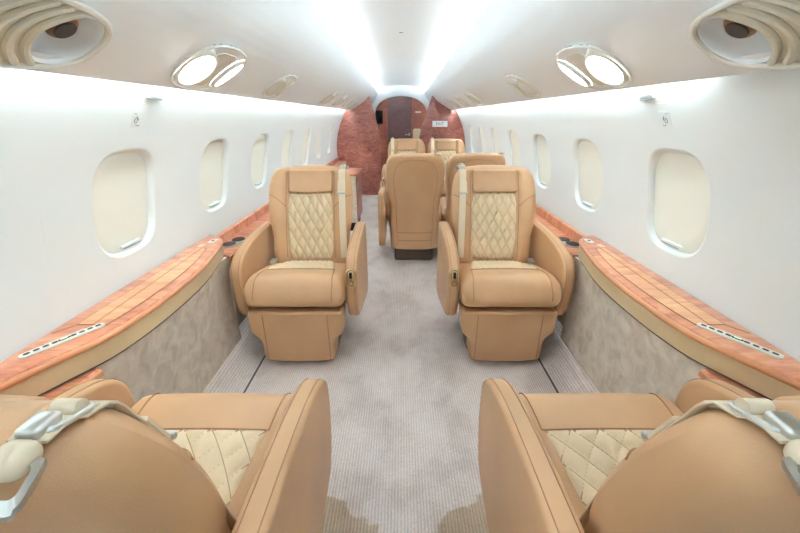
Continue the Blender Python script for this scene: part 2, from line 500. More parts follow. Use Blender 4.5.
# ------------------------------------------------------------------ lights
def strip(pts_y, s, x, z, sx, sz, mat, name, label):
    m = MB(); ya, yb = pts_y; n = 12; rings = []
    for i in range(n+1):
        y = ya+(yb-ya)*i/n; zz = z+(drop(y) if mat is M['led'] else 0)
        rings.append([(s*(x-sx/2), y, zz-sz/2), (s*(x+sx/2), y, zz-sz/2), (s*(x+sx/2), y, zz+sz/2), (s*(x-sx/2), y, zz+sz/2)])
    m.add(*loft(rings)); return tag(m.build(name, mat, angle=20), label, 'light', 'concealed light strips')
for s, w in ((-1, 'left'), (1, 'right')):
    strip((Y0+.05, YD-.1), s, .585, 1.809, .03, .010, M['led'], 'light_strip', 'white light strip hidden in the ceiling cove above the %s row of windows' % w)
    strip((Y0+.05 if s < 0 else 1.22, YB-.02), s, .826, 1.405, .012, .012, M['wash'], 'light_strip', 'white light strip tucked under the overhead panel washing the %s wall' % w)

def pod_frame(s, x):
    z, t = panel_point(x)
    T = Vector((t.x*s, 0, t.y)); Nn = Vector((-t.y*s, 0, t.x)) if False else None
    n = Vector((-t.y, 0, t.x))  # for +x side
    if n.z > 0: n = -n
    n = Vector((n.x*s, 0, n.z))
    return Vector((s*x, 0, z)), T, n
def podmap(s, x, yc):
    o, T, n = pod_frame(s, x)
    return lambda a, b, h: (o.x+T.x*b+n.x*h, yc+a, o.z+T.z*b+n.z*h)

def rim_ring(a, b, r, e, n=56, h=0):
    return tube([(p[0], p[1], h) for p in oval(a, b, n, e)], r, 8, closed=True)

def reading_pod(s, yc, label, big):
    L, Wd = (.200, .118) if big else (.155, .105)
    px = .690 if big else .695; mp = podmap(s, px, yc); e = 2.3
    t = thing('ceiling_light', label, 'ceiling light', (0, 0, 0), 0, 'oval lights in the overhead panels')
    m = MB(); m.add(*rim_ring(L, Wd, .0045, e, h=.003)); m.map(mp); m.build('rim', M['rim'], t)
    m = MB(); m.add(*slab(oval(L-.001, Wd-.001, 48, e), .008, .002, 2)); m.map(lambda a, b, h: mp(a, b, h-.001)); m.build('plate', M['psu'], t)
    m = MB(); m.add(*slab(rrect(.14 if big else .10, Wd*1.5, .03), .004, .0015, 2)); m.map(lambda a, b, h: mp(a, b, h+.0045)); m.build('speaker_grille', M['grille'] if big else M['psu'], t)
    for sg in (-1, 1):
        q = .078 if big else .062; qa = q*.62; tl = .38 if sg < 0 else .12
        cx = sg*(L-qa-.018)
        m = MB(); rings = []
        for k, lift in ((1.12, 0), (1.08, .5), (1.0, .9), (.93, 1.0), (.88, .8)):
            rings.append([(cx+qa*k*c, q*k*d, .004+lift*(.004-sg*(qa*k*c-sg*qa)*tl*.9)) for c, d in [(math.cos(2*PI*i/36), math.sin(2*PI*i/36)) for i in range(36)]])
        m.add(*loft(rings, cap=False)); m.map(mp); c = m.build('lamp_collar', M['rim'] if big else M['louvre'], t)
        m = MB(); m.add(*slab(oval(qa*.9, q*.9, 30), .004, .001, 2)); m.map(lambda a, b, h: mp(a+cx, b, .0035+h+.8*(.004-sg*(a-sg*qa)*tl*.9))); m.build('lamp_lens', M['lamp'] if big else M['rim'], c)
    return t

def gasper_pod(s, yc, label):
    mp = podmap(s, .705, yc)
    t = thing('air_vent', label, 'air vent', (0, 0, 0), 0, 'large ribbed overhead vents')
    L, Wd, e = .27, .100, 3.0
    m = MB(); m.add(*rim_ring(L, Wd, .007, e, h=.005)); m.map(mp); m.build('rim', M['rim'], t)
    # round bowl let into the far end of the vent
    cx, rb = L-.088, .076
    m = MB(); rings = []
    for r_, h in ((.080, .004), (.076, .007), (.073, .003), (.072, -.010), (.070, -.024), (.061, -.034), (.059, -.040), (.042, -.050), (.02, -.054)):
        rings.append([(cx+r_*math.cos(2*PI*k/40), r_*math.sin(2*PI*k/40), h) for k in range(40)])
    m.add(*loft(rings, first=False)); m.map(mp); m.build('bowl', M['psu'], t, angle=60)
    # base plate: the oval with the bowl's circle left open
    N = 96; m = MB(); o = []; i_ = []
    for k in range(N):
        a = 2*PI*k/N; c, d = math.cos(a), math.sin(a)
        i_.append((cx+(rb-.002)*c, (rb-.002)*d))
        lo, hi = 0, 1.
        for _ in range(30):
            md = (lo+hi)/2
            if (abs(cx+md*c)/(L-.002))**e+(abs(md*d)/(Wd-.002))**e < 1: lo = md
            else: hi = md
        o.append((cx+max(lo, rb-.001)*c, max(lo, rb-.001)*d))
    rings = [[(a, b, .002) for a, b in i_], [(a, b, .002) for a, b in o], [(a, b, -.006) for a, b in o], [(a, b, -.006) for a, b in i_], [(a, b, .002) for a, b in i_]]
    m.add(*loft(rings, cap=False)); m.map(mp); m.build('plate', M['louvre'], t)
    m = MB(); rings = []
    for r_, h in ((.022, -.052), (.022, -.030), (.030, -.026), (.032, -.008), (.028, -.002), (.024, -.001)):
        rings.append([(cx-.018+r_*math.cos(2*PI*k/28)-h*.2, .022+r_*math.sin(2*PI*k/28), h) for k in range(28)])
    m.add(*loft(rings)); m.map(mp); nz = m.build('nozzle', M['bronze'], t)
    m = MB(); m.add(*slab(oval(.023, .023, 24), .004, .001, 1)); m.map(lambda a, b, h: mp(a+cx-.018, b+.022, h+.001)); m.build('nozzle_cap', M['dark'], nz)
    for k in range(8):
        m = MB()
        xx = cx-rb-.004-k*.034
        def hb(x): return (Wd-.008)*max(0, 1-(min(1, abs(x)/(L-.012)))**e)**(1/e)
        pts = []
        for q in range(17):
            b = -1+2*q/16; x = xx+.055*b*b
            if x > cx-rb*.2 and 0: continue
            pts.append((x, b*hb(xx+.055 if xx+.055 < L-.02 else L-.02)*.97, .004))
        pts = [p for p in pts if abs(p[0]) < L-.008 and abs(p[1]) <= hb(p[0])+.002]
        if len(pts) > 3:
            m.add(*tube(pts, .0085, 8)); m.map(mp); m.build('louvre', M['louvre'], t)
    return t

for s, side in ((-1, 'left'), (1, 'right')):
    gasper_pod(s, .735, 'large ribbed air vent with round nozzle bowl at the top %s corner of the photo' % side)
    reading_pod(s, 1.55, 'large oval two-lamp ceiling light above the nearest %s window' % side, True)
    reading_pod(s, 2.40, 'small oval ceiling light with unlit sockets in the %s overhead panel, above the second window' % side, False)
    for k, y in enumerate((3.95, 4.65, 5.35, 6.05)):
        w = ('first', 'second', 'third', 'last')[k]
        reading_pod(s, y, 'oval light in the far %s overhead panel, %s of the four before the bulkhead' % (side, w), False)

# ceiling sensor
t = thing('smoke_detector', 'tiny grey fitting on the middle of the white ceiling', 'smoke detector', (0, 3.55, zceil(0, 3.55)))
m = MB(); m.add(*slab(oval(.035, .018, 24), .010, .003, 2)); m.build('body', M['rim'], t)
m = MB(); m.add(*rbox((0, 0, -.006), (.03, .008, .006), .002, 2)); m.build('grille', M['ink'], t)

# ------------------------------------------------------------------ side ledges and table cabinets
LZ = .575
xb_ = spline([.57, .65, .75, .86, .98, 1.19, 1.49, 1.755, 1.85, 1.90], [1.022, 1.0, .972, .925, .875, .851, .858, .905, .927, .944])
def side_ledge(s, label, ya, yb, dx=0):
    t = thing('side_ledge', label, 'ledge', (0, 0, 0), 0, 'wood side ledges')
    def sec(pr): return [[(s*(x-dx*(x < .966)), y, z) for x, z in pr] for y in [ya+(yb-ya)*i/12 for i in range(13)]]
    m = MB(); m.add(*loft(sec([(.914, LZ-.02), (.914, LZ-.006), (.920, LZ), (1.02, LZ), (1.040, LZ), (1.040, LZ-.02)]))); m.build('shelf', M['wood'], t)
    m = MB(); m.add(*loft(sec([(1.026, LZ+.001), (1.026, .628), (1.032, .634), (1.046, .634), (1.044, LZ+.001)]))); m.build('upstand', M['wood'], t)
    m = MB(); m.add(*loft(sec([(.909, LZ-.026), (.907, LZ-.008), (.912, LZ-.004), (.914, LZ-.026)]))); m.build('edge_strip', M['edge'], t)
    m = MB(); m.add(*loft(sec([(.922, LZ-.022), (.924, .40), (.930, .25), (.940, .125), (.965, .125), (.965, LZ-.022)]))); m.build('side_panel', M['suede'], t)
    return t
for s, side in ((-1, 'left'), (1, 'right')):
    side_ledge(s, 'low reddish wood ledge on the %s wall beyond the curved cabinet, holding the cup holders' % side, 1.90, YB-.01)
    side_ledge(s, 'low reddish wood ledge on the %s wall under the near end of the curved cabinet' % side, Y0+.02, .925, .032)

def cup_holder(s, label):
    x, y = s*.972, 2.11
    t = thing('cup_holder', label, 'cup holder', (x, y, LZ), 0, 'double cup holders in the side ledges')
    m = MB(); pts = []
    for i in range(48):
        a = 2*PI*i/48; d = .047
        # two joined circles
        cx, cy = (0, .045) if math.sin(a) >= 0 else (0, -.045)
        pts.append((cx+d*math.cos(a)+s*.012*math.copysign(1, -math.sin(a)), cy+d*math.sin(a)))
    def pinch(p):
        k = .72+.28*min(1, abs(p[1])/.05); return (p[0]*k, p[1])
    pts = [pinch(p) for p in pts]
    m.add(*slab(pts, .008, .003, 2)); m.map(lambda a, b, h: (a, b, h+.0042)); m.build('rim', M['metal'], t)
    for q in (-1, 1):
        m = MB(); m.add(*slab(oval(.037, .042, 28, cx=-s*q*.010, cy=q*.043), .004, .001, 2)); m.map(lambda a, b, h: (a, b, h+.0087)); m.build('well', M['black'], t)
    return t
cup_holder(-1, 'double dark cup holder in the ledge beside the left chair that faces the camera')
cup_holder(1, 'double dark cup holder in the ledge beside the right chair that faces the camera')

CT = .664
def table_cabinet(s, side):
    t = thing('table_cabinet', 'curved wood-topped cabinet with grey suede front along the %s wall, nearest the camera' % side, 'cabinet')
    front = [(xb_(y), y) for y in [.58+(1.89-.58)*i/40 for i in range(41)]]
    end = [(.957, 1.918), (.983, 1.946), (1.012, 1.968), (1.04, 1.982)]
    back = [(1.046, 1.90), (1.047, 1.4), (1.047, 1.0), (1.046, .62), (1.04, .57)]
    outline = front+end+back
    m = MB(); m.add(*slab(resample([(a, b, 0) for a, b in outline], 120), .022, .006, 3)); m.map(lambda a, b, h: (s*a, b, CT-.011+h)); top = m.build('wood_top', M['wood'], t)
    # lid panel with dark joint lines
    lid = [(xb_(y)+.038, y) for y in [1.02+(1.74-1.02)*i/14 for i in range(15)]]+[(.995, 1.76), (.995, 1.02)]
    m = MB(); m.add(*slab(resample([(a, b, 0) for a, b in lid], 70), .003, .001, 1)); m.map(lambda a, b, h: (s*a, b, CT+.0008+h)); m.build('table_lid', M['woodlid'], top)
    m = MB(); m.add(*tube([(s*(a+.0), b, CT+.0012) for a, b in lid], .0016, 6, closed=True)); m.add(*tube([(s*.995, 1.02, CT+.0005), (s*1.03, .97, CT+.0005)], .0014, 6)); m.add(*tube([(s*.945, 1.02, CT+.0025), (s*.965, 1.745, CT+.0025)], .0013, 6)); m.build('joint_line', M['seam'], top)
    # leather band and its wood nosing
    cv = front[2:]+end
    def offs(d):
        o = []
        for i, (a, b) in enumerate(cv):
            p, q = cv[max(0, i-1)], cv[min(len(cv)-1, i+1)]; tx, ty = q[0]-p[0], q[1]-p[1]; l = math.hypot(tx, ty)
            o.append((a-ty/l*d, b+tx/l*d))
        return o
    m = MB(); A, B = offs(.006), offs(-.02)
    rings = [[(s*p[0], p[1], CT-.022), (s*q[0], q[1], CT-.022), (s*q[0], q[1], .582), (s*p[0], p[1], .584)] for p, q in zip(A, B)]
    m.add(*loft(rings)); m.build('leather_band', M['band'], t)
    m = MB(); m.add(*tube([(s*a, b, CT-.014) for a, b in offs(.003)], .010, 10)); m.build('nosing', M['edge'], t)
    m = MB(); m.add(*tube([(s*a, b, .582) for a, b in offs(.004)], .003, 6)); m.build('shadow_gap', M['dark'], t)
    # suede front between shelf level and the carpet
    ys = [.93+(1.86-.93)*i/24 for i in range(25)]
    m = MB(); rings = []
    for y in ys:
        x0 = min(xb_(y)+.006, .905)
        col = []
        for k in range(9):
            q = k/8; z = .580-(.580-.085)*q
            col.append((s*(x0+(.905-x0)*q**1.2+.012*math.sin(q*PI)), y, z))
        col += [(s*.955, y, .085), (s*.955, y, .580)]
        rings.append(col)
    m.add(*loft(rings)); m.build('suede_front', M['suede'], t, angle=50)
    # switch strip: a pale capsule with eight dark keys, turned along the front edge
    ang = -math.atan2(.093, .17)*1
    c = Vector((.962, .935)); L = .205
    def sw(a, b, h):
        dx, dy = -.48, .877
        return (s*(c.x+dx*a+dy*b), c.y+dy*a-dx*b, CT+h)
    m = MB(); m.add(*slab(rrect(L, .029, .014), .006, .002, 2)); m.map(lambda a, b, h: sw(a, b, h+.002)); sp = m.build('switch_panel', M['satin'], t)
    for k, off in enumerate((-.085, -.064, -.043, -.022, .022, .043, .064, .085)):
        m = MB(); m.add(*slab(oval(.0075, .0042, 16, 2.6), .004, .001, 1)); m.map(lambda a, b, h: sw(a+off, b, h+.005)); m.build('switch', M['dark'], sp)
    m = MB(); m.add(*slab(oval(.0145, .0048, 20, 3), .004, .001, 1)); m.map(lambda a, b, h: sw(a, b, h+.005)); m.build('display', M['dark'], sp)
    m = MB(); m.add(*slab(rrect(.018, .003, .0012), .002, .0004, 1)); m.map(lambda a, b, h: sw(a, b, h+.0072)); m.build('indicator', M['green'], sp)
    m = MB(); m.add(*slab(rrect(.10, .005, .002), .0016, .0004, 1)); m.map(lambda a, b, h: sw(a+.01, b+.026, h+.0006)); m.build('placard', M['pink'], t)
    # socket plate at the far end
    m = MB(); m.add(*slab(rrect(.030, .062, .004), .004, .001, 2)); m.map(lambda a, b, h: (s*(.966+a), 1.865+b, CT+.001+h)); so = m.build('socket_plate', M['satin'], t)
    m = MB(); m.add(*slab(oval(.008, .014, 20), .003, .001, 1)); m.map(lambda a, b, h: (s*(.966+a), 1.865+b, CT+.0035+h)); m.build('socket', M['ink'], so)
    m = MB(); m.add(*slab(rrect(.024, .05, .003), .0016, .0004, 1)); m.map(lambda a, b, h: (s*(.99+a), 1.79+b, CT+.0006+h)); m.build('placard', M['pink'], t)
    return t
table_cabinet(-1, 'left'); table_cabinet(1, 'right')

# ------------------------------------------------------------------ club chairs
CX = .255
# backrest profile: height -> half width, front y, rear y   (y grows from the cushion's front edge to the rear)
ZS = [.13, .30, .45, .60, .66, .72, .80, .88, .94, .975, .995, 1.004]
ZS = [z if z < .5 else .5+(z-.5)*(.978-.5)/(1.004-.5) for z in ZS]
ZTOP = ZS[-1]
bw = spline(ZS, [.212, .220, .225, .230, .242, .250, .252, .250, .238, .218, .195, .150])
lean = lambda z: .026*sstep(.45, .95, z)
bf0 = spline(ZS, [.500, .470, .440, .462, .472, .484, .503, .531, .556, .570, .584, .606])
br0 = spline(ZS, [.575, .585, .602, .628, .640, .652, .668, .686, .700, .706, .703, .690])
bf = lambda z: bf0(z)+lean(z)
br = lambda z: br0(z)+lean(z)
RX = .140
def recess(x, z):
    """the padded middle of the back lies a little behind the side bolsters"""
    return .022*(1-sstep(RX-.012, RX+.020, abs(x)))*sstep(.42, .46, z)*(1-sstep(.94, .968, z))
def front_y(x, z):
    w = bw(z); u = min(1, abs(x)/w)
    cr = .030*max(0, (u-.82)/.18)**2.2
    return bf(z)+cr+recess(x, z)
def rear_y(x, z):
    w = bw(z); u = min(1, abs(x)/w); return br(z)-.055*u**2.8

def backrest_mesh():
    m = MB(); rings = []; zs = []
    z = .13
    while z < .895: zs.append(z); z += .02
    zs += [.905, .92, .932, .943, .952, .960, .966, .971, .975, .978]
    for z in zs:
        w = bw(z); ring = []
        for i in range(41):
            a = -1+2*i/40; x = w*math.sin(a*PI/2*.999)*1.0
            ring.append((x, front_y(x, z), z))
        for i in range(1, 24):
            a = 1-2*i/24; x = w*a; ring.append((x, rear_y(x, z), z))
        rings.append(ring)
    # roll the top over
    last = rings[-1]; cy = sum(p[1] for p in last)/len(last)
    for q, dz in ((.75, .003), (.4, .005), (.1, .0055)):
        rings.append([(p[0]*(q+.2*(1-q)), cy+(p[1]-cy)*q, p[2]+dz) for p in last])
    m.add(*loft(rings)); return m

def quilt(width, height, nx, ny, fn, depth=.010, res=8):
    """diamond-quilted pad; fn(u,v,h) maps -1..1, 0..1, height -> space"""
    U, V = nx*res, ny*res; v = []; f = []
    for i in range(V+1):
        for j in range(U+1):
            u = -1+2*j/U; w = i/V
            p = (u+1)/2*nx; q = w*ny
            a = abs(math.sin(PI*(p+q)/1.0)); b = abs(math.sin(PI*(p-q)/1.0))
            hgt = depth*(min(a, b)**.45)
            e = min(1, min((1-abs(u))*width/2, w*height, (1-w)*height)/.012)
            v.append(fn(u, w, hgt*e+.003*math.sqrt(max(0, e))))
    for i in range(V):
        for j in range(U):
            k = i*(U+1)+j; f.append((k, k+1, k+U+2, k+U+1))
    # closed underside
    o = len(v); rim = [j for j in range(U+1)]+[(i+1)*(U+1)+U for i in range(V)]+[V*(U+1)+j for j in range(U-1, -1, -1)]+[i*(U+1) for i in range(V-1, 0, -1)]
    for k in rim:
        i, j = divmod(k, U+1); v.append(fn(-1+2*j/U, i/V, -.006))
    n = len(rim)
    for k in range(n): f.append((rim[k], o+k, o+(k+1) % n, rim[(k+1) % n]))
    f.append(tuple(range(o, o+n)))
    return v, f

def stitches(nx, ny, fn, r=.0013):
    m = MB()
    for sl in (1, -1):
        for c in range(-ny, nx+ny+1):
            pts = []
            for i in range(41):
                q = ny*i/40; p = c-q if sl > 0 else c+q
                if -.001 <= p <= nx+.001: pts.append(fn(-1+2*p/nx, q/ny, .0036))
            if len(pts) > 3: m.add(*tube(pts, r, 5))
    return m
def back_insert_fn(u, w, h):
    z = .452+.385*w; hw = (.124+.012*sstep(0, .25, w)-.010*sstep(.75, 1, w)); x = u*hw
    return (x, front_y(x, z)-h+.002, z)
ARM = [(.60, .655), (.42, .652), (.26, .640), (.15, .618), (.085, .592), (.046, .548), (.033, .49), (.035, .42), (.052, .335), (.08, .275), (.12, .248), (.33, .20), (.58, .165), (.625, .19), (.64, .30), (.638, .55), (.63, .635)]
def arm_mesh(x0, wd, r=.016):
    m = MB(); o = resample([(a, b, 0) for a, b, _ in chaikin([(a, b, 0) for a, b in ARM], 2)], 90)
    m.add(*slab(o, wd, r, 5)); m.map(lambda a, b, h: (x0+h, a, b)); return m

def cush_top(y):
    return spline([-.01, .0, .03, .07, .15, .30, .45], [.43, .455, .488, .502, .497, .468, .432])(y)
def cushion_mesh():
    m = MB(); m.add(*rbox((0, .222, .425), (2*CX, .46, .15), .055, 6))
    def df(x, y, z):
        t = (z-.35)/.15; k = cush_top(y)
        z2 = .348+(k-.348)*max(0, t)
        z2 += .008*(1-(x/CX)**2)*max(0, t)
        y2 = y-.012*math.sin(max(0, min(1, t))*PI)*(1-sstep(.0, .12, y))
        return (x, y2, z2)
    return m.map(df)
def seat_insert_fn(u, w, h):
    y = .178+.257*w; hw = .182-.045*w; x = u*hw
    return (x, y, cush_top(y)+.008*(1-(x/CX)**2)+h-.0015)
def footrest_mesh():
    pts = [(-.235, .340), (.235, .340), (.243, .325), (.243, .235), (.236, .205), (.212, .188), (.195, .168), (.190, .14), (.190, .075), (.185, .050), (.165, .034), (-.165, .034), (-.185, .050), (-.190, .075), (-.190, .14), (-.195, .168), (-.212, .188), (-.236, .205), (-.243, .235), (-.243, .325)]
    m = MB(); m.add(*slab(resample([(a, b, 0) for a, b, _ in chaikin([(a, b, 0) for a, b in pts], 1)], 130), .13, .016, 5))
    m.map(lambda a, b, h: (a, .058+h+(.34-b)*.04-.010*(1-(a/.25)**2)*(1 if h < 0 else 0), b)); return m

_cache = {}
def make_chair(label, group, loc, rotz, sg=1, arms=(-1, 1), cat='armchair', hardware=True):
    """sg = +1: belt and control on the +x side of the chair"""
    t = thing('club_chair', label, cat, loc, rotz, group)
    def part(key, name, fn, mat, parent=None, angle=40):
        p = parent or t
        if key in _cache:
            o = bpy.data.objects.new(name, _cache[key]); COL.objects.link(o); o.parent = p; return o
        o = fn().build(name, mat, p, angle); _cache[key] = o.data; return o
    back = part('back', 'backrest', backrest_mesh, M['tan'], angle=60)
    def q1():
        m = MB(); m.add(*quilt(.24, .385, 5, 4, back_insert_fn, .015, 10)); return m
    part('bins', 'quilted_panel', q1, M['cream'], back, 80)
    part('bst', 'stitching', lambda: stitches(5, 4, back_insert_fn), M['stitch'], back)
    def head():
        m = MB(); m.add(*rbox((0, 0, 0), (.262, .036, .128), .015, 5))
        def df(x, y, z):
            zz = .903+z; yy = front_y(0, min(zz, .965))-.006+y+.012*sstep(.935, .967, zz)-.006*(1-(x/.131)**2)
            return (x, yy, zz)
        return m.map(df)
    part('head', 'headrest', head, M['tan'], back)
    def rearcap():
        m = MB(); m.add(*rbox((0, 0, 0), (.25, .05, .040), .012, 4))
        return m.map(lambda x, y, z: (x, .698+y, .954+z))
    part('rcap', 'headrest_cap', rearcap, M['tan2'], back)
    def seams():
        m = MB()
        for q in (-1, 1):
            m.add(*tube([(q*(RX+.004), front_y(RX+.004, z)-.0005, z) for z in [.46+.485*i/24 for i in range(25)]], .0022, 6))
            pts = []
            for i in range(15):
                k = i/14; x = RX+.006+(.245-RX-.006)*k; z = .765+.06*math.sin(k*PI/2)
                pts.append((q*x, front_y(x, z)-.0005, z))
            m.add(*tube(pts, .0024, 6))
        pts = [(-.72*bw(z), z) for z in [.15+.61*i/20 for i in range(20)]]
        for i in range(41):
            th = PI*i/40; c = -math.cos(th); pts.append((math.copysign(abs(c)**.62, c)*.72*bw(.78), .76+.175*math.sin(th)**.8))
        pts += [(.72*bw(z), z) for z in [.76-.61*i/20 for i in range(1, 21)]]
        pts = resample([(a, b, 0) for a, b in pts], 110, closed=False)
        m.add(*tube([(p.x, rear_y(p.x, p.y)+.0003, p.y) for p in pts], .0018, 6))
        m.add(*tube([(x, front_y(x, .841)-.002, .841) for x in [-.13+.26*i/12 for i in range(13)]], .0022, 6))
        for z in (.215, .29):
            m.add(*tube([(bw(z)*.72*(-1+2*i/16), rear_y(bw(z)*.72*(-1+2*i/16), z)+.0004, z) for i in range(17)], .0026, 6))
        return m
    part('seams', 'piping', seams, M['seam'], back)
    cu = part('cush', 'seat_cushion', cushion_mesh, M['tan'], angle=60)
    def q2():
        m = MB(); m.add(*quilt(.36, .257, 5, 3, seat_insert_fn, .011, 10)); return m
    part('sins', 'quilted_panel', q2, M['cream'], cu, 80)
    part('sst', 'stitching', lambda: stitches(5, 3, seat_insert_fn), M['stitch'], cu)
    def cseam():
        m = MB()
        Z = lambda x, y: cush_top(y)+.008*(1-(x/CX)**2)
        for q in (-1, 1):
            m.add(*tube([(q*(.184+.012*(1-y/.177)), y, Z(.185, y)+.0005) for y in [.03+.147*i/8 for i in range(9)]], .002, 6))
            m.add(*tube([(q*.196, y, z) for y, z in ((.026, Z(.19, .03)-.002), (.008, .462), (-.014, .44), (-.020, .42), (-.016, .39), (-.006, .368))], .002, 6))
        y = .177; m.add(*tube([(x, y, Z(x, y)+.001) for x in [-.184+.368*i/12 for i in range(13)]], .0022, 6))
        return m
    part('cseam', 'piping', cseam, M['seam'], cu)
    fr = part('foot', 'footrest', footrest_mesh, M['tan'], angle=60)
    def fseam():
        m = MB()
        for q in (-1, 1): m.add(*tube([(q*.165, -.0128+(.34-z)*.04, z) for z in (.325, .25, .18, .1, .05)], .002, 6))
        return m
    part('fseam', 'piping', fseam, M['seam'], fr)
    for q in arms:
        w = .060
        ar = part('arm%d' % q, 'armrest', lambda: arm_mesh(q*(CX+.004+w/2), w), M['tan'], angle=60)
        def apipe():
            m = MB(); o = [(p[0], p[1]) for p in chaikin([(a, b, 0) for a, b in ARM[:10]], 3, closed=False)]
            for e in (-1, 1): m.add(*tube([(q*(CX+.004+w/2)+e*(w/2-.013), a, b) for a, b in o], .0013, 6))
            return m
        part('apipe%d' % q, 'piping', apipe, M['seam'], ar)
    def base():
        m = MB(); m.add(*rbox((0, .33, .10), (.36, .36, .20), .02, 3)); m.add(*rbox((0, .32, .27), (.38, .34, .14), .02, 3)); return m
    part('base', 'base', base, M['base'])
    # shoulder belt over the top of the back
    bx = sg*.188
    def strap():
        m = MB(); pts = []
        for i in range(24):
            z = .47+.475*i/23; pts.append((bx+sg*.012*(1-i/23), front_y(bx, z)-.003, z))
        for z in (.955, .964, .971): pts.append((bx, front_y(bx, z)-.003, z+.001))
        for y, z in ((.648, .9815), (.661, .984), (.681, .983)): pts.append((bx, y, z))
        m.add(*ribbon(pts, .038, .004, (1, 0, 0))); return m
    st = part('strap%d' % sg, 'shoulder_belt', strap, M['web'])
    def pad():
        m = MB(); pts = [(bx, front_y(bx, z)-.007, z) for z in (.845, .865, .885, .905)]
        m.add(*ribbon(pts, .044, .007, (1, 0, 0))); return m
    part('pad%d' % sg, 'belt_sleeve', pad, M['web'], st)
    def junction():
        m = MB(); z = .842; m.add(*rbox((bx, front_y(bx, z)-.013, z), (.050, .010, .012), .004, 3)); return m
    part('junc%d' % sg, 'belt_adjuster', junction, M['metal'], st)
    def guide():
        m = MB(); o = rrect(.058, .044, .010); i_ = rrect(.043, .026, .006)
        # flat frame: outer + inner outline
        n = len(o); rings = []
        for off, h in ((0, -.003), (0, .003), (1, .003), (1, -.003), (0, -.003)):
            src = i_ if off else o; rings.append([(a, b, h) for a, b in src])
        v, f = loft(rings, cap=False); m.add(v, f)
        return m.map(lambda a, b, h: (bx+a, .712+b*.95, .958+h-b*.45+(.010 if abs(b) < .02 else .006)))
    if hardware: part('guide%d' % sg, 'belt_guide', guide, M['metal'], st)
    def roll():
        m = MB(); m.add(*rbox((bx, .660, .988), (.034, .036, .026), .012, 4)); return m.map(lambda x, y, z: (x, y+.036, z-.010))
    if hardware: part('roll%d' % sg, 'belt_roll', roll, M['web'], st)
    def clip():
        m = MB(); z = 1.022
        def frame(cy, cz, w, l, tilt, r=.0042):
            pts = [(bx+a, cy+b*math.cos(tilt), cz+b*math.sin(tilt)) for a, b in rrect(w, l, .008, 4)]
            m.add(*tube(pts, r, 8, closed=True))
        frame(.610, .990, .032, .050, .25, .0034)
        frame(.574, .972, .024, .036, .75, .003)
        m.add(*rbox((bx, .630, .998), (.024, .030, .014), .005, 4))
        return m.map(lambda x, y, z: (x, y+.036, z-.010))
    if hardware: part('clip%d' % sg, 'belt_buckle', clip, M['metal'], st)
    def wrap():
        m = MB(); m.add(*tube([(bx-.013, .598, .990), (bx+.013, .598, .990)], .010, 14)); return m.map(lambda x, y, z: (x, y+.036, z-.010))
    if hardware: part('wrap%d' % sg, 'belt_loop', wrap, M['web'], st)
    def lap():
        m = MB(); m.add(*rbox((-sg*.215, .40, .462), (.036, .055, .020), .006, 4)); return m
    part('lap%d' % sg, 'lap_buckle', lap, M['metal'])
    # recline control let into the front of the aisle arm
    if sg in arms:
        xc = sg*(CX+.004+.030)
        def ctrl():
            m = MB()
            pts = [(xc+a, -.001-(.505-.0-b-.505)*0, .505+b) for a, b in rrect(.040, .088, .0195, 6)]
            m.add(*tube([(p[0], .0325+.35*max(0, p[2]-.515), p[2]) for p in pts], .006, 8, closed=True)); return m
        c = part('ctrl%d' % sg, 'recline_control', ctrl, M['brass'])
        def well():
            m = MB(); m.add(*slab(rrect(.032, .078, .0155), .008, .002, 2)); m.map(lambda a, b, h: (xc+a, (.035+h*.8+.35*max(0, b-.010)), .505+b)); return m
        part('well%d' % sg, 'control_plate', well, M['brass'], c)
        def lever():
            m = MB(); m.add(*rbox((xc, .032, .522), (.014, .010, .034), .005, 3)); return m
        part('lever%d' % sg, 'lever', lever, M['dark'], c)
        def knob():
            m = MB(); m.add(*slab(oval(.011, .011, 20), .010, .003, 2)); m.map(lambda a, b, h: (xc+a, .030+h, .484+b)); return m
        part('knob%d' % sg, 'knob', knob, M['brass'], c)
    return t

GR = None
# nearest pair faces away from the camera (rotated half a turn: chair's -y looks to +Y)
make_chair('tan leather club chair at the bottom left, seen over its back, facing away', 'pair of near chairs', (-.530, .945, 0), PI, sg=-1)
make_chair('tan leather club chair at the bottom right, seen over its back, facing away', 'pair of near chairs', (.553, .945, 0), PI, sg=1)
make_chair('tan leather club chair facing the camera, left of the aisle', 'chairs facing the camera', (-.541, 1.712, 0), 0, sg=1)
make_chair('tan leather club chair facing the camera, right of the aisle', 'chairs facing the camera', (.557, 1.712, 0), 0, sg=-1)
make_chair('tan chair with its plain back turned to us, standing beside the aisle', 'far chairs', (.120, 3.86, 0), PI, sg=-1, arms=(1,), hardware=False)
make_chair('tan chair with its back turned, mostly hidden behind the right chair facing the camera', 'far chairs', (.637, 3.90, 0), PI, sg=-1, arms=(), hardware=False)
make_chair('far tan chair facing the camera, its headrest showing below the dark door', 'far chairs', (.075, 4.75, 0), 0, sg=-1, arms=(-1,))
make_chair('far tan chair facing the camera, its headrest showing below the exit sign', 'far chairs', (.61, 4.75, 0), 0, sg=-1, arms=())

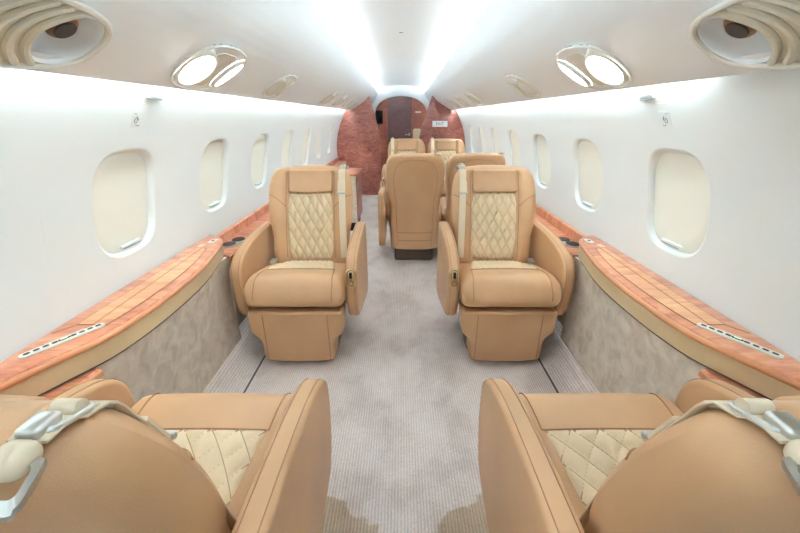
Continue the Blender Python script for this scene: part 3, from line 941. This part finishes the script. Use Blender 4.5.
# ------------------------------------------------------------------ credenza and far fittings
t = thing('credenza', 'reddish wood cabinet on the left wall behind the left chair facing the camera', 'cabinet', (-.69, 4.60, 0))
m = MB(); m.add(*rbox((0, 0, .37), (.36, .54, .54), .008, 2)); m.build('body', M['suede'], t)
m = MB(); m.add(*rbox((0, 0, .652), (.41, .58, .024), .008, 3)); m.build('top', M['wood'], t)
m = MB(); m.add(*rbox((0, 0, .05), (.32, .50, .10), .004, 2)); m.build('plinth', M['dark'], t)
m = MB(); m.add(*rbox((.184, 0, .37), (.014, .50, .50), .005, 2)); dd = m.build('door', M['veneer2'], t)
m = MB(); m.add(*rbox((.195, -.2, .52), (.012, .012, .09), .004, 2)); m.build('handle', M['metal'], dd)

# exit sign on the right bulkhead
t = thing('exit_sign', 'white exit sign on the reddish right bulkhead', 'sign', (.628, YB-.001, 1.15))
m = MB(); m.add(*slab(rrect(.245, .088, .006), .012, .003, 2)); m.map(lambda a, b, h: (a, h-.003, b)); sp = m.build('sign_plate', M['white'], t)
def text(body, size, loc, mat, parent, name):
    c = bpy.data.curves.new(name, 'FONT'); c.body = body; c.size = size; c.extrude = .001; c.align_x = 'CENTER'; c.align_y = 'CENTER'
    c.materials.append(mat); o = bpy.data.objects.new(name, c); COL.objects.link(o)
    bpy.context.view_layer.update(); me = bpy.data.meshes.new_from_object(o.evaluated_get(bpy.context.evaluated_depsgraph_get()))
    bpy.data.objects.remove(o); o = bpy.data.objects.new(name, me); COL.objects.link(o)
    o.location = loc; o.rotation_euler = (PI/2, 0, 0); o.parent = parent; return o
text('EXIT', .062, (.0, -.0105, 0), M['sigtext'], sp, 'lettering')

m = MB(); m.add(*slab(rrect(.13, .235, .01), .03, .005, 2)); m.map(lambda a, b, h: (a-.425, YD+h, b+1.245))
t = thing('wall_screen', 'small black screen on the wall left of the dark far door', 'screen', (0, 0, 0)); m.build('screen', M['black'], t)
m = MB(); m.add(*tube([(a-.425, YD-.016, b+1.245) for a, b in rrect(.132, .237, .01)], .004, 6, closed=True)); m.build('bezel', M['dark'], t)

t = thing('jump_seat', 'cream padded seat back standing right of the dark far door', 'seat', (.312, YD-.09, -.0))
m = MB(); m.add(*rbox((0, 0, .79), (.16, .10, .50), .045, 5)); m.build('backrest', M['cream'], t)
m = MB(); m.add(*rbox((0, 0, .46), (.18, .10, .16), .03, 4)); m.build('seat', M['cream'], t)
m = MB(); m.add(*rbox((0, .02, .19), (.10, .05, .40), .01, 2)); m.build('leg', M['metal'], t)

t = thing('wall_placard', 'small white placard on the wall right of the dark far door', 'sign', (.335, YD+.012, 1.34))
m = MB(); m.add(*slab(rrect(.11, .03, .004), .008, .002, 1)); m.map(lambda a, b, h: (a, h, b)); m.build('plate', M['white'], t)

# placards and slotted fittings on the side walls
def wallmap(s, y, z):
    n = Vector((-(wx(z)), 0, -(z-ZC))).normalized(); tz = Vector((-n.z, 0, n.x)); tz = tz if tz.z > 0 else -tz
    o = Vector((wx(z), 0, z))
    return lambda a, b, h: (s*(o.x+tz.x*b+n.x*h), y+a, o.z+tz.z*b+n.z*h)
for s, side in ((-1, 'left'), (1, 'right')):
    t = thing('oxygen_placard', 'faint pictogram placard on the %s wall above the nearest window' % side, 'sign')
    mp = wallmap(s, 1.44, 1.25)
    m = MB(); m.add(*slab(rrect(.055, .062, .004), .0016, .0005, 1)); m.map(mp); p = m.build('plate', M['wall'], t)
    m = MB()
    m.add(*tube([mp(-.004*s*-1, .012, .0014), mp(.010, -.002, .0014)], .0014, 6))
    m.add(*tube([mp(a*.7-.004, b*.7-.004, .0014) for a, b in oval(.010, .013, 16)], .0008, 6, closed=True))
    m.add(*tube([mp(-.020, .022, .0014), mp(-.008, .022, .0014)], .0011, 6))
    m.add(*tube([mp(.002, -.022, .0014), mp(.020, -.022, .0014)], .0012, 6))
    m.build('pictogram', M['ink'], p)
    m = MB(); m.add(*slab(rrect(.052, .006, .002), .002, .0005, 1)); mp2 = wallmap(s, 1.445, 1.30); m.map(mp2); m.build('caption_strip', M['ink'], t).data.materials[0] = M['rim']
    t = thing('coat_hook', 'white slotted hook plate on the %s wall just under the overhead panel' % side, 'hook')
    mp3 = wallmap(s, 1.50, 1.333)
    m = MB(); m.add(*slab(rrect(.085, .022, .005), .014, .004, 2)); m.map(lambda a, b, h: mp3(a, b, h+.004)); hk = m.build('plate', M['wall'], t)
    m = MB(); m.add(*rbox((0, -.0115, .009), (.082, .003, .008), .001, 1)); m.map(mp3); m.build('slot', M['ink'], hk)

# ------------------------------------------------------------------ world, camera, colour management
w = bpy.data.worlds.new('world'); sc.world = w; w.use_nodes = True
w.node_tree.nodes['Background'].inputs[0].default_value = (.9, .95, 1, 1); w.node_tree.nodes['Background'].inputs[1].default_value = .3
cam = bpy.data.cameras.new('camera'); co = bpy.data.objects.new('camera', cam); COL.objects.link(co)
cam.sensor_width = 36; cam.lens = 380*36/800; cam.clip_start = .02
co.location = (0, 0, 1.26); co.rotation_euler = (PI/2-math.atan(150/380), 0, 0); cam.shift_x = -1/800
sc.camera = co
sc.view_settings.view_transform = 'Standard'; sc.view_settings.look = 'None'
sc.view_settings.exposure = 0.82; sc.view_settings.gamma = 1; sc.view_settings.use_curve_mapping = False
sc.cycles.use_denoising = True
sc.cycles.max_bounces = 14; sc.cycles.diffuse_bounces = 10
